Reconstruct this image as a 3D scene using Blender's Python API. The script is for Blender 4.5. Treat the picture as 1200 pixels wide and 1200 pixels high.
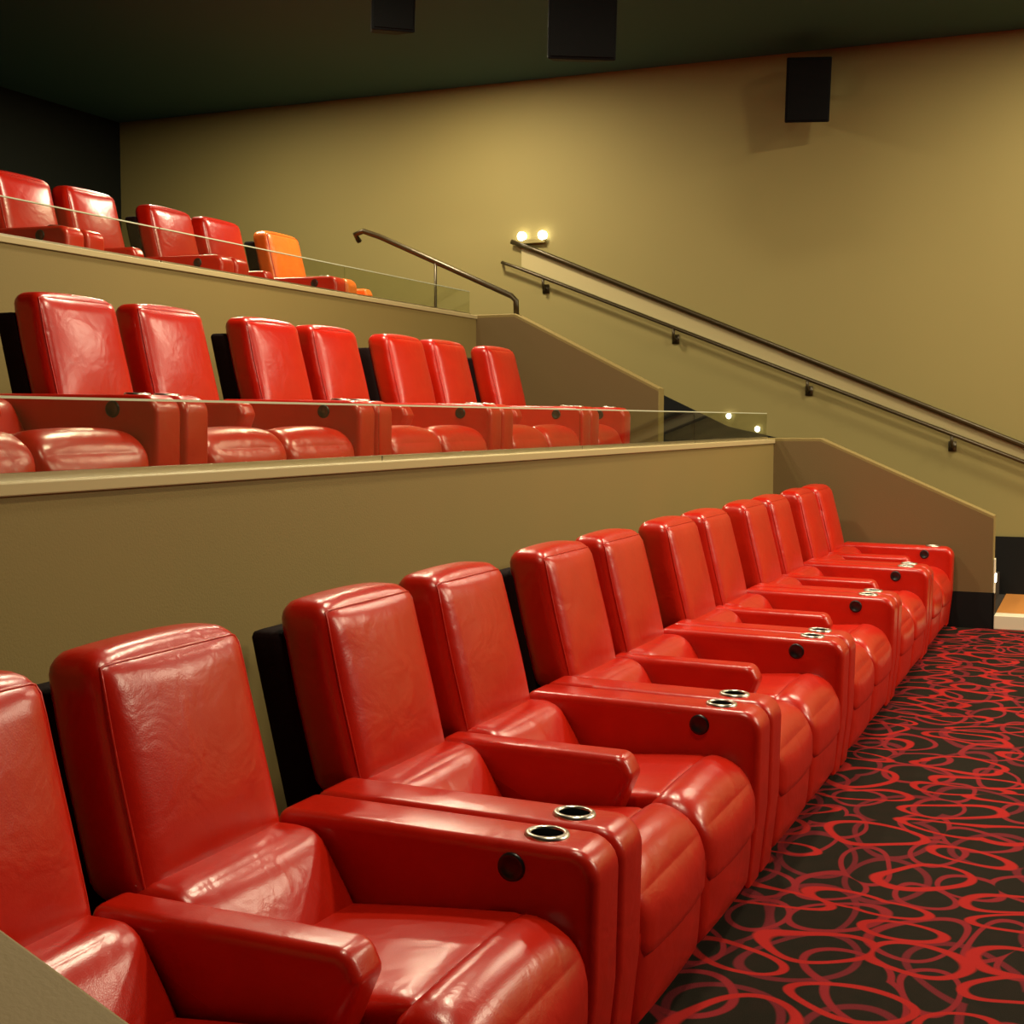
import bpy, bmesh, math, random
from mathutils import Vector, Matrix
random.seed(7)
for o in list(bpy.data.objects): bpy.data.objects.remove(o)
S = bpy.context.scene
COL = S.collection
PI = math.pi

# ------------------------------------------------------------ camera
CAM_H = 1.655
YAW, PITCH = math.radians(23.013), math.radians(3.7765)
cd = bpy.data.cameras.new('camera'); cam = bpy.data.objects.new('camera', cd); COL.objects.link(cam)
cd.sensor_width = 36; cd.lens = 36*1621/1200; cd.clip_start = .05
fw = Vector((math.cos(YAW)*math.cos(PITCH), math.sin(YAW)*math.cos(PITCH), -math.sin(PITCH)))
cam.location = (0, 0, CAM_H); cam.rotation_euler = fw.to_track_quat('-Z', 'Y').to_euler()
S.camera = cam
# ------------------------------------------------------------ world, light, exposure
w = bpy.data.worlds.new('world'); S.world = w; w.use_nodes = True
w.node_tree.nodes['Background'].inputs[0].default_value = (1, .86, .62, 1)
w.node_tree.nodes['Background'].inputs[1].default_value = .012
S.view_settings.view_transform = 'Standard'; S.view_settings.look = 'None'
S.view_settings.exposure = 0; S.view_settings.gamma = 1; S.view_settings.use_curve_mapping = False
def lamp(name, loc, power, size, color=(1, .84, .58), aim=None, spread=180):
    l = bpy.data.lights.new(name, 'AREA'); l.shape = 'DISK'; l.size = size; l.energy = power; l.color = color
    l.spread = math.radians(spread)
    o = bpy.data.objects.new(name, l); o.location = loc; COL.objects.link(o)
    if aim: o.rotation_euler = (Vector(aim)-Vector(loc)).to_track_quat('-Z', 'Y').to_euler()
    return o
WARM = (1, .86, .60)
for i, (x, y, z, pw, sz) in enumerate([
        (11.2, -4.2, 5.06, 360, .8), (8.8, -7.4, 5.06, 600, .9), (6.4, -4.2, 5.06, 150, .8), (11.6, -.2, 5.06, 60, .4),
        (10.2, .6, 5.06, 110, .3), (6.4, 1.6, 5.06, 150, .4), (3.2, .5, 5.06, 80, .4),
        (7.7, 4.4, 5.06, 130, .4), (11.4, 5.6, 5.06, 130, .5), (11.0, 8.0, 5.06, 80, .4)]):
    lamp('ceiling_downlight_glow', (x, y, z), pw, sz, WARM)

# ------------------------------------------------------------ materials
def nt(name):
    m = bpy.data.materials.new(name); m.use_nodes = True
    return m, m.node_tree, m.node_tree.nodes['Principled BSDF']
def N(t, typ, **k):
    n = t.nodes.new(typ)
    for a, b in k.items(): setattr(n, a, b)
    return n
def plain(name, col, rough=.6, metal=0, emit=None, es=0, bump=0, bscale=60, var=0):
    m, t, b = nt(name)
    b.inputs['Base Color'].default_value = (*col, 1); b.inputs['Roughness'].default_value = rough; b.inputs['Metallic'].default_value = metal
    if emit:
        b.inputs['Emission Color'].default_value = (*emit, 1); b.inputs['Emission Strength'].default_value = es
    if bump or var:
        g = N(t, 'ShaderNodeNewGeometry'); n = N(t, 'ShaderNodeTexNoise'); n.inputs['Scale'].default_value = bscale
        n.inputs['Detail'].default_value = 4
        t.links.new(g.outputs['Position'], n.inputs['Vector'])
        if bump:
            bp = N(t, 'ShaderNodeBump'); bp.inputs['Strength'].default_value = bump; bp.inputs['Distance'].default_value = .01
            t.links.new(n.outputs[0], bp.inputs['Height']); t.links.new(bp.outputs[0], b.inputs['Normal'])
        if var:
            n2 = N(t, 'ShaderNodeTexNoise'); n2.inputs['Scale'].default_value = .8; t.links.new(g.outputs['Position'], n2.inputs['Vector'])
            mx = N(t, 'ShaderNodeMix', data_type='RGBA'); mx.inputs['A'].default_value = (*[c*(1-var) for c in col], 1)
            mx.inputs['B'].default_value = (*[min(1, c*(1+var)) for c in col], 1)
            t.links.new(n2.outputs[0], mx.inputs['Factor']); t.links.new(mx.outputs['Result'], b.inputs['Base Color'])
    return m
def leather(name, col, col2, rough=.34, wr=.35):
    m, t, b = nt(name)
    g = N(t, 'ShaderNodeNewGeometry')
    n1 = N(t, 'ShaderNodeTexNoise'); n1.inputs['Scale'].default_value = 7; n1.inputs['Detail'].default_value = 3; n1.inputs['Distortion'].default_value = .6
    n2 = N(t, 'ShaderNodeTexNoise'); n2.inputs['Scale'].default_value = 26; n2.inputs['Detail'].default_value = 3; n2.inputs['Distortion'].default_value = 1.2
    n3 = N(t, 'ShaderNodeTexVoronoi'); n3.inputs['Scale'].default_value = 260
    for n in (n1, n2, n3): t.links.new(g.outputs['Position'], n.inputs['Vector'])
    b1 = N(t, 'ShaderNodeBump'); b1.inputs['Strength'].default_value = wr; b1.inputs['Distance'].default_value = .03
    b2 = N(t, 'ShaderNodeBump'); b2.inputs['Strength'].default_value = wr*.25; b2.inputs['Distance'].default_value = .006
    b3 = N(t, 'ShaderNodeBump'); b3.inputs['Strength'].default_value = .15; b3.inputs['Distance'].default_value = .001
    t.links.new(n1.outputs[0], b1.inputs['Height']); t.links.new(n2.outputs[0], b2.inputs['Height']); t.links.new(n3.outputs[0], b3.inputs['Height'])
    t.links.new(b1.outputs[0], b2.inputs['Normal']); t.links.new(b2.outputs[0], b3.inputs['Normal']); t.links.new(b3.outputs[0], b.inputs['Normal'])
    mx = N(t, 'ShaderNodeMix', data_type='RGBA'); mx.inputs['A'].default_value = (*col, 1); mx.inputs['B'].default_value = (*col2, 1)
    t.links.new(n1.outputs[0], mx.inputs['Factor']); t.links.new(mx.outputs['Result'], b.inputs['Base Color'])
    b.inputs['Roughness'].default_value = rough
    b.inputs['Specular IOR Level'].default_value = .62
    return m
RED = leather('red_leather', (.43, .0065, .0010), (.54, .013, .0018), rough=.28, wr=.16)
ORANGE = leather('orange_leather', (.70, .12, .012), (.85, .2, .02))
DARK = plain('dark_upholstery', (.010, .003, .003), .85, bump=.2)
BLACK = plain('black_plastic', (.008, .008, .008), .35)
WELL = plain('cup_recess_shade', (.002, .002, .002), 1)  # near-black colour stands in for the shade inside the cup recess
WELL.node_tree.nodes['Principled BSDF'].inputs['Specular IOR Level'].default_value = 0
CHROME = plain('brushed_metal', (.62, .58, .5), .28, 1)
TAN = plain('tan_wall_paint', (.255, .205, .066), .75, bump=.08, bscale=140, var=.05)
TAN2 = plain('tan_partition_paint', (.24, .172, .049), .7, bump=.08, bscale=140, var=.05)
BOARD = plain('rail_board_paint', (.42, .35, .165), .6)
CAPM = plain('pale_trim_paint', (.50, .40, .20), .45)
CEIL = plain('dark_ceiling_paint', (.026, .105, .11), .8, bump=.1)
DARKWALL = plain('black_wall_fabric', (.012, .014, .010), .9, bump=.2)
SKIRT = plain('black_skirting', (.010, .010, .010), .5)
SPEAK = plain('black_speaker_cabinet', (.004, .0045, .0045), .7, bump=.1)
GRILLE = plain('speaker_grille', (.006, .0065, .0065), .9, bump=.5, bscale=300)
for m_ in (SKIRT, SPEAK, GRILLE, DARK, DARKWALL): m_.node_tree.nodes['Principled BSDF'].inputs['Specular IOR Level'].default_value = .12
RAILM = plain('dark_bronze_rail', (.05, .035, .012), .35, .4)
WHITE = plain('white_step_edge', (.75, .68, .5), .5)
WOOD = plain('orange_wood', (.55, .22, .05), .45, bump=.1)
STAIRC = plain('dark_stair_carpet', (.03, .02, .012), .95, bump=.4, bscale=300)
BULB = plain('lamp_glow', (1, .95, .8), .4, emit=(1, .93, .72), es=9)
def glassmat():
    m = bpy.data.materials.new('clear_glass'); m.use_nodes = True; t = m.node_tree
    t.nodes.remove(t.nodes['Principled BSDF']); out = [n for n in t.nodes if n.type == 'OUTPUT_MATERIAL'][0]
    tr = N(t, 'ShaderNodeBsdfTransparent'); tr.inputs[0].default_value = (.86, .88, .80, 1)
    gl = N(t, 'ShaderNodeBsdfGlossy'); gl.inputs['Roughness'].default_value = .03
    fr0 = N(t, 'ShaderNodeFresnel'); fr0.inputs[0].default_value = 1.35; gg = N(t, 'ShaderNodeNewGeometry'); iv = N(t, 'ShaderNodeMath', operation='SUBTRACT'); iv.inputs[0].default_value = 1
    t.links.new(gg.outputs['Backfacing'], iv.inputs[1]); fr = N(t, 'ShaderNodeMath', operation='MULTIPLY'); t.links.new(fr0.outputs[0], fr.inputs[0]); t.links.new(iv.outputs[0], fr.inputs[1])
    mx = N(t, 'ShaderNodeMixShader'); t.links.new(fr.outputs[0], mx.inputs[0]); t.links.new(tr.outputs[0], mx.inputs[1]); t.links.new(gl.outputs[0], mx.inputs[2])
    t.links.new(mx.outputs[0], out.inputs[0]); return m
GLASS = glassmat()
GEDGE = plain('polished_glass_edge', (.62, .66, .48), .2)
def carpet():
    m, t, b = nt('swirl_carpet')
    L = t.links.new
    g = N(t, 'ShaderNodeNewGeometry')
    def warp(sc, amp, off):
        n = N(t, 'ShaderNodeTexNoise'); n.inputs['Scale'].default_value = sc; n.inputs['Detail'].default_value = 0
        a = N(t, 'ShaderNodeVectorMath', operation='ADD'); a.inputs[1].default_value = off; L(g.outputs['Position'], a.inputs[0]); L(a.outputs[0], n.inputs['Vector'])
        s = N(t, 'ShaderNodeVectorMath', operation='SUBTRACT'); s.inputs[1].default_value = (.5, .5, .5); L(n.outputs['Color'], s.inputs[0])
        k = N(t, 'ShaderNodeVectorMath', operation='SCALE'); k.inputs['Scale'].default_value = amp; L(s.outputs[0], k.inputs[0])
        r = N(t, 'ShaderNodeVectorMath', operation='ADD'); L(a.outputs[0], r.inputs[0]); L(k.outputs[0], r.inputs[1])
        return r.outputs[0]
    def mth(op, a, bb=None):
        n = N(t, 'ShaderNodeMath', operation=op)
        for i, q in enumerate((a, bb)):
            if q is None: continue
            if isinstance(q, (int, float)): n.inputs[i].default_value = q
            else: L(q, n.inputs[i])
        return n.outputs[0]
    layers = []
    # voronoi rings: loops and open curls of a few sizes, stretched and turned differently
    for (ang, sx, sy, rad, wd, off, ws) in [(.5, 3.6, 2.2, .37, .046, (3.1, 7.7, 0), 2.2), (-.7, 2.5, 3.6, .40, .040, (11.3, 2.2, 0), 1.8),
                                        (1.2, 1.7, 2.5, .43, .034, (5.9, 15.1, 0), 1.5)]:
        mp = N(t, 'ShaderNodeMapping'); mp.inputs['Rotation'].default_value = (0, 0, ang); mp.inputs['Scale'].default_value = (sx, sy, 1)
        L(warp(ws, .34, off), mp.inputs['Vector'])
        v = N(t, 'ShaderNodeTexVoronoi', voronoi_dimensions='2D'); v.inputs['Scale'].default_value = 1; v.inputs['Randomness'].default_value = .75
        L(mp.outputs[0], v.inputs['Vector'])
        d = mth('ABSOLUTE', mth('SUBTRACT', v.outputs['Distance'], rad))
        mr = N(t, 'ShaderNodeMapRange'); mr.inputs['From Min'].default_value = wd*.75; mr.inputs['From Max'].default_value = wd*1.25
        mr.inputs['To Min'].default_value = 1; mr.inputs['To Max'].default_value = 0; L(d, mr.inputs['Value'])
        layers.append(mr.outputs[0])
    base = N(t, 'ShaderNodeMix', data_type='RGBA'); base.inputs['A'].default_value = (.007, .008, .004, 1); base.inputs['B'].default_value = (.018, .010, .006, 1)
    nn = N(t, 'ShaderNodeTexNoise'); nn.inputs['Scale'].default_value = 12; L(g.outputs['Position'], nn.inputs['Vector']); L(nn.outputs[0], base.inputs['Factor'])
    cur = base.outputs['Result']
    for l, c in zip(reversed(layers), [(.13, .012, .016), (.21, .013, .017), (.34, .013, .011)]):
        mx = N(t, 'ShaderNodeMix', data_type='RGBA'); L(l, mx.inputs['Factor']); L(cur, mx.inputs['A']); mx.inputs['B'].default_value = (*c, 1)
        cur = mx.outputs['Result']
    L(cur, b.inputs['Base Color']); b.inputs['Roughness'].default_value = .95
    b.inputs['Specular IOR Level'].default_value = .1
    n = N(t, 'ShaderNodeTexNoise'); n.inputs['Scale'].default_value = 350; L(g.outputs['Position'], n.inputs['Vector'])
    bp = N(t, 'ShaderNodeBump'); bp.inputs['Strength'].default_value = .5; bp.inputs['Distance'].default_value = .004
    L(n.outputs[0], bp.inputs['Height']); L(bp.outputs[0], b.inputs['Normal'])
    return m
CARPET = carpet()

# ------------------------------------------------------------ mesh helpers
def obj(name, bm, mat, parent=None, smooth=True):
    bmesh.ops.recalc_face_normals(bm, faces=bm.faces[:])
    me = bpy.data.meshes.new(name); bm.to_mesh(me); bm.free()
    for p in me.polygons: p.use_smooth = smooth
    me.materials.append(mat)
    o = bpy.data.objects.new(name, me); COL.objects.link(o)
    if parent: o.parent = parent
    return o
def tag(o, label=None, cat=None, group=None, kind=None):
    for k, v in (('label', label), ('category', cat), ('group', group), ('kind', kind)):
        if v: o[k] = v
    return o
def empty(name, loc, label=None, cat=None, group=None):
    o = bpy.data.objects.new(name, None); o.location = loc; o.empty_display_size = .1; COL.objects.link(o)
    return tag(o, label, cat, group)
def box(bm, x0, x1, y0, y1, z0, z1, bev=0):
    r = bmesh.ops.create_cube(bm, size=1)
    for v in r['verts']:
        v.co = Vector((x0 if v.co.x < 0 else x1, y0 if v.co.y < 0 else y1, z0 if v.co.z < 0 else z1))
    if bev:
        es = list({e for v in r['verts'] for e in v.link_edges})
        bmesh.ops.bevel(bm, geom=es, offset=bev, segments=2, profile=.5, affect='EDGES')
    return bm
def nbox(*a, **k): return box(bmesh.new(), *a, **k)
def struct(name, bm, mat, parent=None, label=None):
    o = obj(name, bm, mat, parent, smooth=False)
    if not parent: o['kind'] = 'structure'
    if label: o['label'] = label
    return o
def prism_x(bm, pts, x0, x1, bev=0, seg=4):
    """polygon of (y, z) points swept from x0 to x1"""
    a = [bm.verts.new((x0, y, z)) for y, z in pts]; b = [bm.verts.new((x1, y, z)) for y, z in pts]
    fa = bm.faces.new(a); fb = bm.faces.new(b[::-1]); n = len(pts)
    for i in range(n): bm.faces.new((a[i], a[(i+1) % n], b[(i+1) % n], b[i]))
    bmesh.ops.recalc_face_normals(bm, faces=bm.faces[:])
    if bev:
        es = list(set(fa.edges) | set(fb.edges))
        bmesh.ops.bevel(bm, geom=es, offset=bev, segments=seg, profile=.5, affect='EDGES')
    return bm
def fillet(pts, rads, n=6):
    out = []
    m = len(pts)
    for i, (p, r) in enumerate(zip(pts, rads)):
        p = Vector(p)
        if r <= 0: out.append(tuple(p)); continue
        a = (Vector(pts[i-1])-p).normalized(); b = (Vector(pts[(i+1) % m])-p).normalized()
        ang = a.angle(b); d = r/math.tan(ang/2)
        c = p+(a+b).normalized()*(r/math.sin(ang/2))
        s = p+a*d-c; e = p+b*d-c
        tot = s.angle_signed(e)
        for k in range(n+1):
            q = s.copy(); q.rotate(Matrix.Rotation(-tot*k/n, 2)); out.append(tuple(c+q))
    return out
def rmap(n, h, r, puff):
    """a point n on the unit cube onto a rounded, puffed cushion of half sizes h"""
    q = Vector(tuple(math.sin(c*PI/2)*h[i] for i, c in enumerate(n)))
    c = Vector(tuple(max(-(h[i]-r), min(h[i]-r, q[i])) for i in range(3)))
    d = q-c
    if d.length > 1e-9:
        m = max(abs(x) for x in d)
        d = d.normalized()*min(r, r*m/r if m < r else r)
    p = c+d
    u = [math.sin(c_*PI/2) for c_ in n]
    for i in range(3):
        j, k = [a for a in range(3) if a != i]
        if abs(n[i]) > .999:
            p[i] += math.copysign(puff[i]*(1-abs(u[j])**2.4)*(1-abs(u[k])**2.4), n[i])
    return p
def cushion(h, r, puff=(0, 0, 0), deform=None, cuts=13, bm=None, loc=(0, 0, 0)):
    t = bmesh.new(); bmesh.ops.create_cube(t, size=2)
    bmesh.ops.subdivide_edges(t, edges=t.edges[:], cuts=cuts, use_grid_fill=True)
    for v in t.verts:
        p = rmap(tuple(v.co), h, r, puff)
        if deform: p = deform(p)
        v.co = p+Vector(loc)
    if bm is None: return t
    me = bpy.data.meshes.new('tmp'); t.to_mesh(me); t.free(); bm.from_mesh(me); bpy.data.meshes.remove(me)
    return bm
def tube(bm, pts, r, seg=8, closed=False):
    pts = [Vector(p) for p in pts]; rings = []
    n = len(pts); prev = None
    for i, p in enumerate(pts):
        if closed: d = pts[(i+1) % n]-pts[i-1]
        else: d = pts[min(i+1, n-1)]-pts[max(i-1, 0)]
        d.normalize()
        a = prev-d*prev.dot(d) if prev else d.orthogonal()
        a.normalize(); prev = a; b = d.cross(a)
        rings.append([bm.verts.new(p+(a*math.cos(2*PI*k/seg)+b*math.sin(2*PI*k/seg))*r) for k in range(seg)])
    for i in range(n if closed else n-1):
        A, B = rings[i], rings[(i+1) % n]
        for k in range(seg): bm.faces.new((A[k], A[(k+1) % seg], B[(k+1) % seg], B[k]))
    if not closed:
        bm.faces.new(rings[0][::-1]); bm.faces.new(rings[-1])
    return bm
def lathe(bm, prof, seg=24, mat=None):
    """profile of (radius, z) turned about z"""
    rings = []
    M = mat or Matrix()
    for r, z in prof:
        if r < 1e-6: rings.append([bm.verts.new(M @ Vector((0, 0, z)))])
        else: rings.append([bm.verts.new(M @ Vector((r*math.cos(2*PI*k/seg), r*math.sin(2*PI*k/seg), z))) for k in range(seg)])
    for A, B in zip(rings, rings[1:]):
        for k in range(seg):
            a, b = A[k % len(A)], A[(k+1) % len(A)]; c, d = B[(k+1) % len(B)], B[k % len(B)]
            vs = [a, b, c, d]; u = []
            for v in vs:
                if v not in u: u.append(v)
            if len(u) > 2: bm.faces.new(u)
    return bm

# ------------------------------------------------------------ structure
D, DW = 11.56, 13.1            # plane where the rows end at the stair; side wall
YA, YB, YR = 2.522, 5.263, 10.46
Z1, Z2 = 1.12, 2.24            # tier floors
PA, PB = 1.50, 2.612           # parapet tops
CZ = 5.07
struct('floor', nbox(-4, DW+.2, -10, YA+.1, -.1, 0), CARPET)
tf = struct('floor_middle_tier', nbox(1.2, D+.149, YA+.12, YB+.1, Z1-.12, Z1), STAIRC)
tf = struct('floor_upper_tier', nbox(1.2, DW, 6.28, YR, Z2-.12, Z2), STAIRC)
struct('floor_upper_tier', nbox(1.2, D+.149, YB+.12, 6.28, Z2-.12, Z2), STAIRC)
struct('wall_right', nbox(DW, DW+.2, -10, YR, 0, CZ), TAN)
struct('wall_back', nbox(-4, DW+.2, YR, YR+.2, 0, CZ), DARKWALL)
struct('ceiling', nbox(-4, DW+.2, -10, YR+.2, CZ, CZ+.15), CEIL)
struct('wall_front_riser', nbox(1.2, D, YA, YA+.12, 0, PA-.035), TAN2)
struct('wall_upper_riser', nbox(1.2, D, YB, YB+.12, Z1-.12, PB-.035), TAN2)
struct('trim_1', nbox(1.2, D, YA-.012, YA+.132, PA-.035, PA, bev=.004), CAPM)
struct('trim_2', nbox(1.2, D, YB-.012, YB+.132, PB-.035, PB, bev=.004), CAPM)
# raked low walls beside the stairs
def cheek(name, x0, pts, floor_z):
    bm = bmesh.new(); prism_x(bm, pts, x0, x0+.15, bev=.008, seg=2)
    return struct(name, bm, TAN2)
ck = [(.755, 0), (.755, .903), (2.133, 1.510), (YA+.14, 1.510), (YA+.14, 0)]
SIDE_SHADE = plain('partition_side_shade', (.16, .10, .032), .7, bump=.1, bscale=140, var=.05)  # shade on the stair walls' sides, put into a darker brown colour
def panel(parent, pts): bm = bmesh.new(); prism_x(bm, pts, D-.006, D); struct('shaded_side', bm, SIDE_SHADE, parent, label='side of the low stair wall, its shade put into a darker brown')
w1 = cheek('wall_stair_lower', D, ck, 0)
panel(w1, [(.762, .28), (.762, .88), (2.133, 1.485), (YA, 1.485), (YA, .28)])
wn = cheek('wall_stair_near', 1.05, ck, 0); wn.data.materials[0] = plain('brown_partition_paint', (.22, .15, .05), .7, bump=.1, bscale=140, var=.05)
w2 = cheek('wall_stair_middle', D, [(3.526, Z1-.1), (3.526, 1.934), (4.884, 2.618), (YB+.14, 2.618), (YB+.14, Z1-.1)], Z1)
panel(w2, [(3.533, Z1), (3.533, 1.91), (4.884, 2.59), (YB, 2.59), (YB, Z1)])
cheek('wall_stair_upper', D, [(6.74, Z2-.1), (6.74, 3.02), (7.9, 3.12), (7.9, Z2-.1)], Z2)
# black base boards
struct('baseboard_stair', nbox(D-.012, D, .75, YA, 0, .29), SKIRT)
struct('baseboard_stair', nbox(D-.012, D+.15, .743, .755, 0, .29), SKIRT)
bm = bmesh.new()
prism_x(bm, [(-10, 0), (-10, .62), (.85, .62), (2.3, 1.40), (2.85, 1.50), (3.3, 1.60), (4.0, 1.93), (5.2, 2.5), (6.3, 2.62), (6.3, 2.2), (5.2, 2.1), (3.5, 1.0), (2.6, 1.0), (.8, 0)], DW-.025, DW)
struct('baseboard_right', bm, SKIRT)
# stairs between the low walls and the side wall
bm = bmesh.new()
pts = [(-.9, 0), (-.9, .1)]
def flight(y, z, n, run, rise):
    for k in range(n):
        pts.append((y, z)); z += rise; pts.append((y, z)); y += run
    return y, z
y, z = flight(.80, .1, 5, .34, (Z1-.1)/5)
pts[-1] = pts[-1]
y, z = flight(3.55, Z1, 6, .40, 1.12/6)
pts += [(6.28, z), (6.28, 0)]
prism_x(bm, pts, D+.152, DW-.027)
st = struct('stairs', bm, STAIRC)
struct('step_tread', nbox(D+.002, DW-.03, -.9, .74, .1, .108), WOOD, st, label='orange-brown wooden tread of the lowest step')
struct('step_edge', nbox(D-.02, D+.16, -.9, .742, 0, .112, bev=.006), WHITE, st, label='white edge of the lowest step')

# swirl of light trims on the side wall: pale board between two dark rails
def railpath(y0, z0, y1, z1, x): return [(x, y0, z0), (x, y1, z1)]
sl = (2.845-1.436)/(4.023-.622)
rt = empty('handrail', (DW, 2.5, 1.12), 'long dark handrail with a pale board sloping down the tan side wall above the stairs', 'handrail')
def P(p, e=rt): return Vector(p)-e.location
up = lambda y: 1.436+sl*(y-.622)
lo = lambda y: 1.287+.3935*(y-.614)
bm = bmesh.new(); tube(bm, [P((DW-.05, 5.55, up(5.55)-.01)), P((DW-.05, 5.3, up(5.3))), P((DW-.05, -2.2, up(-2.2)))], .024, 10)
obj('top_rail', bm, RAILM, rt)
bm = bmesh.new(); tube(bm, [P((DW-.02, 5.66, lo(5.6)+.02)), P((DW-.085, 5.64, lo(5.6)+.01)), P((DW-.085, 5.5, lo(5.5))), P((DW-.085, -2.2, lo(-2.2)))], .016, 10)
obj('lower_rail', bm, RAILM, rt)
bm = bmesh.new()
prism_x(bm, [(-2.2-2.5, up(-2.2)-.02-1.12), (5.45-2.5, up(5.45)-.02-1.12), (5.45-2.5, lo(5.45)+.02-1.12), (-2.2-2.5, lo(-2.2)+.02-1.12)], -.022, -.002)
obj('rail_board', bm, BOARD, rt, smooth=False)
for yb in (5.19, 3.83, 2.53, 1.23, -.07, -1.4):
    bm = bmesh.new(); zz = lo(yb)
    tube(bm, [P((DW-.085, yb, zz-.01)), P((DW-.085, yb, zz-.07)), P((DW-.07, yb, zz-.10)), P((DW-.012, yb, zz-.11))], .015, 8)
    box(bm, -.012, 0, yb-2.5-.035, yb-2.5+.035, zz-.15-1.12, zz-.06-1.12)
    obj('bracket', bm, RAILM, rt)
# upper free handrail
r3 = empty('handrail', (D+.08, 5.27, 2.618), 'short dark handrail with a turned-back upper end beside the top row', 'handrail')
bm = bmesh.new()
p3 = [(D+.14, 6.55, 3.36), (D+.08, 6.56, 3.42), (D+.08, 6.47, 3.445), (D+.08, 6.3, 3.385), (D+.08, 4.95, 2.785), (D+.08, 4.905, 2.74), (D+.08, 4.90, 2.60)]
tube(bm, [Vector(p)-r3.location for p in p3], .026, 10); obj('rail', bm, RAILM, r3)
bm = bmesh.new(); zt = 2.24-2.618; tube(bm, [(-.01, .44, zt), (-.01, .44, .50)], .014, 8); obj('post', bm, RAILM, r3)

# ------------------------------------------------------------ glass guard panels
def gpanel(x0, x1, y, z, label, group):
    r = empty('glass_panel', ((x0+x1)/2, y, z), label, 'glass panel', group); h = (x1-x0)/2
    obj('pane', nbox(-h, h, -.006, .006, 0, .212), GLASS, r, smooth=False)
    obj('top_edge', nbox(-h, h, -.0065, .0065, .212, .219), GEDGE, r, smooth=False)
    bm = nbox(-h, h, -.014, -.0065, 0, .02); box(bm, -h, h, .0065, .014, 0, .02)
    obj('channel', bm, CHROME, r, smooth=False)
order = ['nearest the stairs', 'second from the stairs', 'third from the stairs', 'fourth from the stairs', 'farthest left']
for row, (y, z, nm, cnt) in enumerate(((YA+.06, PA, 'middle tier', 4), (YB+.06, PB, 'top tier', 3))):
    for i in range(cnt):
        x1 = D-.03-i*2.26
        gpanel(x1-2.25, x1, y, z, 'low clear glass guard panel on the %s parapet, %s' % (nm, order[i] if i < cnt-1 else 'leftmost in the photo'), 'glass guard panels on the %s' % nm)

# ------------------------------------------------------------ recliner
W = .585; WA = .186; TA = .128
def back_deform(p):
    z = p.z
    q = p.copy()
    q.y += .255*z - .10*max(0, z)**2*4*.35
    q.x *= 1-.03*max(0, z/.28)
    return q
def tilt_lumbar(p):
    q = p.copy(); q.y += .58*p.z; return q
def make_arm(name, xc, wdt, y0, y1, ztop_front, ztop_back, parent, wide):
    pts = [(y0+.05, .03), (y0+.02, .30), (y0+.012, ztop_front), (y1, ztop_back), (y1, .03)] if wide else \
          [(y0+.10, .34), (y0, ztop_front-.06), (y0+.03, ztop_front), (y1, ztop_back), (y1, .34)]
    rad = [.01, .0, .075, .04, .01] if wide else [.03, .03, .045, .03, .01]
    bm = bmesh.new(); prism_x(bm, fillet([(a, b) for a, b in pts], rad), xc-wdt/2+.002, xc+wdt/2-.002, bev=.03, seg=5)
    return obj(name, bm, RED, parent)
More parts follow.
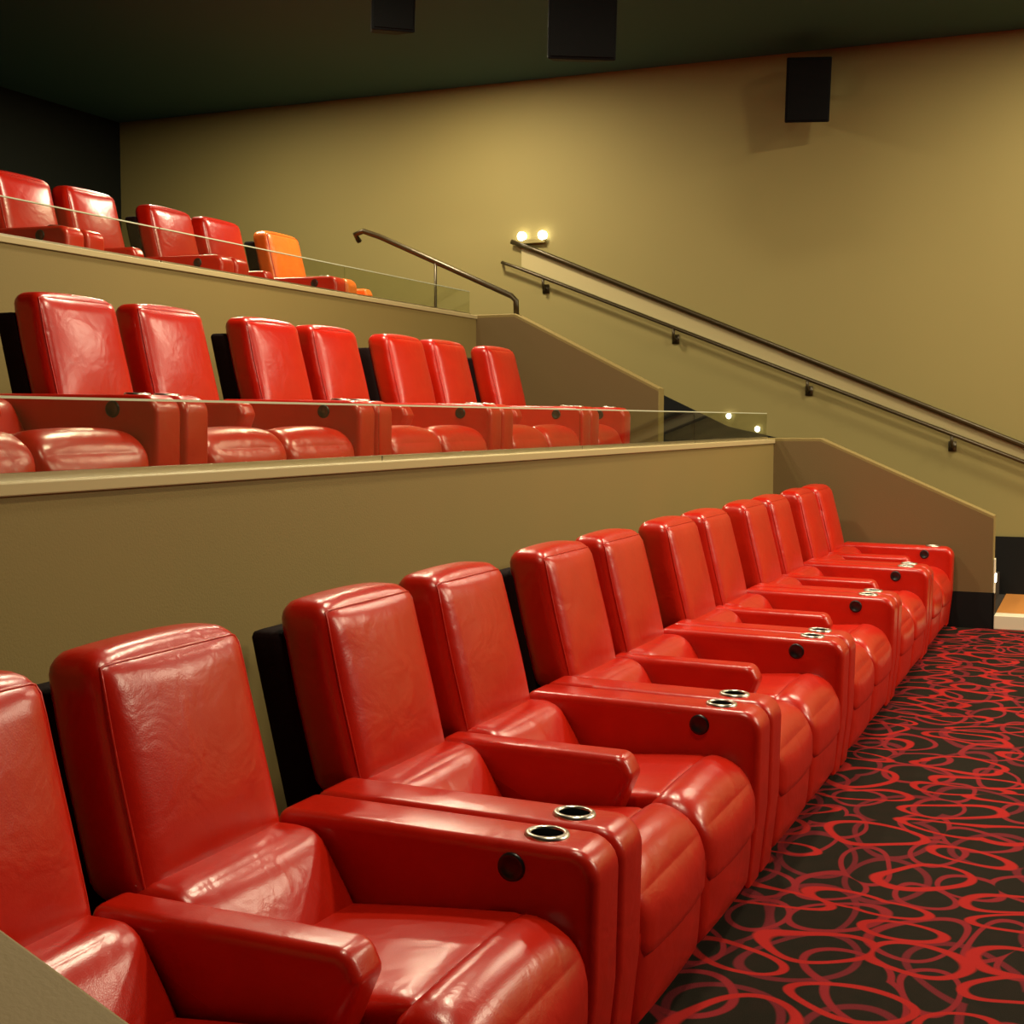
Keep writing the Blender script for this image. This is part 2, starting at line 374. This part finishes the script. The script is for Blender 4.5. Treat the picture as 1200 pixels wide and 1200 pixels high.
def make_recliner(kind, leather_mat=None):
    r = empty('recliner', (0, 0, 0))
    # backrest: a tall puffed cushion, leaning back
    h = (.287, .088, .275); c = Vector((0, .030, .862)); bz = (.0, .030, .015)
    obj('backrest', cushion(h, .055, bz, back_deform, 15, loc=c), RED, r)
    br = r.children[-1]
    bm = bmesh.new(); ring = []
    K = 9
    for a, b in [((-1, -1), (1, -1)), ((1, -1), (1, 1)), ((1, 1), (-1, 1)), ((-1, 1), (-1, -1))]:
        for k in range(K):
            u = a[0]+(b[0]-a[0])*k/K; v = a[1]+(b[1]-a[1])*k/K
            n = Vector((u*.86, -1, v*.86))
            p = back_deform(rmap(tuple(n), h, .055, bz))
            ring.append(p+c)
    tube(bm, ring, .0035, 6, closed=True); obj('piping', bm, RED, br)
    # dark shell behind the backrest
    bm = cushion((.28, .062, .362), .03, (0, .01, 0), lambda p: Vector((p.x, p.y+.235*p.z, p.z)), 8, loc=(0, .120, .69))
    obj('back_shell', bm, DARK, r)
    # lumbar cushion
    obj('lumbar_cushion', cushion((.288, .095, .112), .045, (0, .014, .006), tilt_lumbar, 11, loc=(0, -.185, .535)), RED, r)
    # seat
    obj('seat_cushion', cushion((.289, .315, .09), .03, (0, 0, .018), lambda p: Vector((p.x, p.y, p.z-.03*(p.y/.315))), 13, loc=(0, -.465, .385)), RED, r)
    # the front pads of a pair meet in front of the short middle armrest
    ex = {'left': (0, TA/2), 'right': (TA/2, 0), 'single': (0, 0)}[kind]
    hx = .289+sum(ex)/2; ox = (ex[1]-ex[0])/2
    def roll(p):
        q = p.copy(); k = max(0, -p.y+.05)/.13; q.z -= .06*k*k; return q
    obj('front_roll', cushion((hx, .10, .10), .055, (0, .016, .022), roll, 11, loc=(ox, -.838, .405)), RED, r)
    obj('footrest', cushion((hx, .055, .15), .035, (0, .02, 0), lambda p: Vector((p.x, p.y-.06*p.z, p.z)), 9, loc=(ox, -.868, .205)), RED, r)
    bm = nbox(-.28, .28, -.82, .12, 0, .30, bev=.01); obj('base', bm, DARK, r, smooth=False)
    def wide(side):
        xc = side*(W/2+WA/2)
        a = make_arm('armrest', xc, WA, -.958, -.07, .655, .668, r, True)
        yy, zz = -.785, .6575
        bm = bmesh.new(); M = Matrix.Translation((xc, yy, zz)) @ Matrix.Rotation(math.radians(1.8), 4, 'X')
        lathe(bm, [(.040, -.002), (.040, .006), (.043, .009), (.053, .008), (.056, .001), (.056, -.01), (.040, -.01)], 28, M)
        ch = obj('cup_holder', bm, CHROME, a)
        bm = bmesh.new(); lathe(bm, [(0, .0035), (.041, .0035), (.041, -.01), (0, -.01)], 24, M); obj('cup_shade_disc', bm, WELL, a)  # flat disc, no real hole: the recess's shade is its colour
        # round control on the inner face
        sx = -side; M = Matrix.Translation((xc+sx*(WA/2-.003), -.73, .598)) @ Matrix.Rotation(sx*PI/2, 4, 'Y')
        bm = bmesh.new(); lathe(bm, [(0, .004), (.022, .004), (.026, .008), (.033, .008), (.036, .0), (.036, -.006), (0, -.006)], 24, M)
        obj('control_button', bm, BLACK, a)
    if kind in ('left', 'single'): wide(-1)
    if kind in ('right', 'single'): wide(1)
    if kind == 'left': make_arm('middle_armrest', W/2+TA/2, TA, -.715, -.07, .640, .648, r, False)
    return r
def copy_tree(o, parent=None):
    c = o.copy(); COL.objects.link(c)
    if parent: c.parent = parent
    for ch in [k for k in ALL if k.parent is o]: copy_tree(ch, c)
    return c
protos = {k: make_recliner(k) for k in ('left', 'right', 'single')}
ALL = list(bpy.data.objects)
used = set()
def place(kind, x, y, z, label, group):
    o = protos[kind] if kind not in used else copy_tree(protos[kind])
    used.add(kind); o.location = (x, y, z); tag(o, label, 'recliner chair', group); return o
ordn = ['first', 'second', 'third', 'fourth', 'fifth', 'sixth', 'seventh', 'eighth', 'ninth', 'tenth', 'eleventh', 'twelfth']
G1 = 'red recliners in the front row'
near = {0: 'red leather recliner at the near end of the front row, cut by the left edge',
        1: 'large red leather recliner in the front row, nearest one showing its whole backrest',
        11: 'red leather recliner at the far end of the front row, against the low stair wall'}
PX = 1.672; X0 = 3.149-PX
for i in range(6):
    xs = X0+i*PX
    for j, kd in enumerate(('left', 'right')):
        x = xs+WA+W/2 if j == 0 else xs+WA+W+TA+W/2
        n = 2*i+j
        if n in near: lab = near[n]
        elif n < 6: lab = 'red leather recliner in the front row, %s from its near left end' % ordn[n]
        else: lab = 'red leather recliner in the front row, %s from the stair wall end' % ordn[11-n]
        place(kd, x, 1.99, 0, lab, G1)
G2 = 'red recliners on the middle tier'
row2 = []
for i in range(-1, 3):
    xs = 4.80+i*1.68
    row2 += [('left', xs+WA+W/2), ('right', xs+WA+W+TA+W/2)]
row2.append(('single', 4.80+3*1.68+WA+W/2))
for n, (kd, x) in enumerate(row2):
    k = len(row2)-1-n
    if k == 0: lab = 'red recliner at the stair end of the middle tier row, behind the glass'
    elif n == 0: lab = 'red recliner at the left edge of the middle tier row, mostly outside the photo'
    elif n == 1: lab = 'red recliner on the middle tier, only its shining seat showing at the left edge'
    elif n == 2: lab = 'red recliner on the middle tier, the largest whole backrest behind the glass'
    else: lab = 'red recliner on the middle tier, %s from its stair end' % ordn[k]
    place(kd, x, 4.47, Z1-.015, lab, G2)
G3 = 'red recliners on the top tier'
row3 = []
for i in range(3, 0, -1):
    xs = 10.6-i*1.68
    row3 += [('left', xs+WA+W/2), ('right', xs+WA+W+TA+W/2)]
row3.pop(0)
row3.append(('left', 10.6+WA+W/2))
for n, (kd, x) in enumerate(row3):
    k = len(row3)-1-n
    lab = 'orange-red recliner at the stair end of the top tier row' if k == 0 else 'red recliner in the top tier row, %s from its stair end' % ordn[k]
    o = place(kd, x, 7.0, Z2, lab, G3)
    if k == 0:
        for c in [q for q in bpy.data.objects if q.parent is o]:
            if c.data.materials[0] is RED:
                c.data = c.data.copy(); c.data.materials[0] = ORANGE

# ------------------------------------------------------------ speakers and small lights
def speaker(loc, rz, tilt, wd, hh, dd, mount, label, scale=1):
    r = empty('speaker', loc, label, 'loudspeaker', 'black loudspeakers by the ceiling')
    r.rotation_euler = (0, 0, rz)
    M = Matrix.Rotation(tilt, 4, 'X')
    # cabinet tapering to the back, front facing local -y
    bm = bmesh.new(); box(bm, -wd/2, wd/2, -dd/2, dd/2, -hh/2, hh/2)
    for v in bm.verts:
        if v.co.y > 0: v.co.x *= .62; v.co.z *= .9
    bmesh.ops.bevel(bm, geom=bm.edges[:], offset=.012, segments=2, profile=.5, affect='EDGES'); bmesh.ops.transform(bm, matrix=M, verts=bm.verts)
    obj('cabinet', bm, SPEAK, r, smooth=False)
    bm = nbox(-wd/2+.02, wd/2-.02, -dd/2-.014, -dd/2-.002, -hh/2+.02, hh/2-.02, bev=.005); bmesh.ops.transform(bm, matrix=M, verts=bm.verts)
    obj('grille', bm, GRILLE, r, smooth=False)
    bm = bmesh.new()
    if mount == 'wall':
        tube(bm, [(0, dd/2-.03, .02), (0, dd/2+.16, .02)], .022, 10); box(bm, -.07, .07, dd/2+.14, dd/2+.165, -.07, .11)
    else:
        tube(bm, [(0, .03, hh/2-.03), (0, .03, mount)], .022, 10); box(bm, -.09, .09, -.06, .12, mount-.015, mount)
    obj('mount', bm, SPEAK, r)
speaker((12.75, 2.53, 4.64), math.radians(-72), math.radians(14), .40, .56, .36, 'wall', 'black loudspeaker angled down from the tan side wall, casting a shadow')
speaker((9.96, 3.69, 4.63), math.radians(-60), math.radians(8), .52, .56, .40, CZ-4.63, 'black loudspeaker under the dark ceiling at top centre, the widest one')
speaker((9.6, 5.1, 4.83), math.radians(-50), math.radians(8), .34, .42, .36, CZ-4.83, 'black loudspeaker under the dark ceiling at top left, the smallest one')

tw = empty('wall_light', (DW-.001, 5.325, 3.46), 'twin round glowing lamps on the tan side wall above the handrail', 'wall light')
bm = nbox(-.05, -.002, -.14, .14, -.02, .025, bev=.006); obj('housing', bm, TAN, tw, smooth=False)
for s in (-1, 1):
    M = Matrix.Translation((-.055, s*.112, .055)) @ Matrix.Rotation(-PI/2, 4, 'Y')
    bm = bmesh.new(); lathe(bm, [(0, .028), (.022, .026), (.038, .016), (.046, 0), (.046, -.03), (.02, -.05), (0, -.05)], 20, M)
    obj('lamp_head', bm, BULB, tw)
for (yy, zz, lb) in ((3.29, 1.70, 'left of the two small white step lights on the black stair skirting'), (3.01, 1.575, 'right of the two small white step lights on the black stair skirting')):
    r = empty('step_light', (DW-.026, yy, zz), lb, 'step light', 'step lights on the stair skirting')
    bm = bmesh.new(); lathe(bm, [(0, .010), (.02, .008), (.027, 0), (0, 0)], 18, Matrix.Rotation(-PI/2, 4, 'Y')); obj('lens', bm, BULB, r)
    bm = bmesh.new(); lathe(bm, [(.027, 0), (.027, .008), (.035, .006), (.037, 0)], 18, Matrix.Rotation(-PI/2, 4, 'Y')); obj('bezel', bm, CHROME, r)
r = empty('step_light', (D+.03, .754, .42), 'small white light plate on the end of the lower stair wall', 'step light')
obj('plate', nbox(-.03, .06, -.012, 0, -.14, .14, bev=.004), WHITE, r, smooth=False)
obj('lens', nbox(-.015, .045, -.02, -.012, -.05, .02, bev=.003), BULB, r, smooth=False)
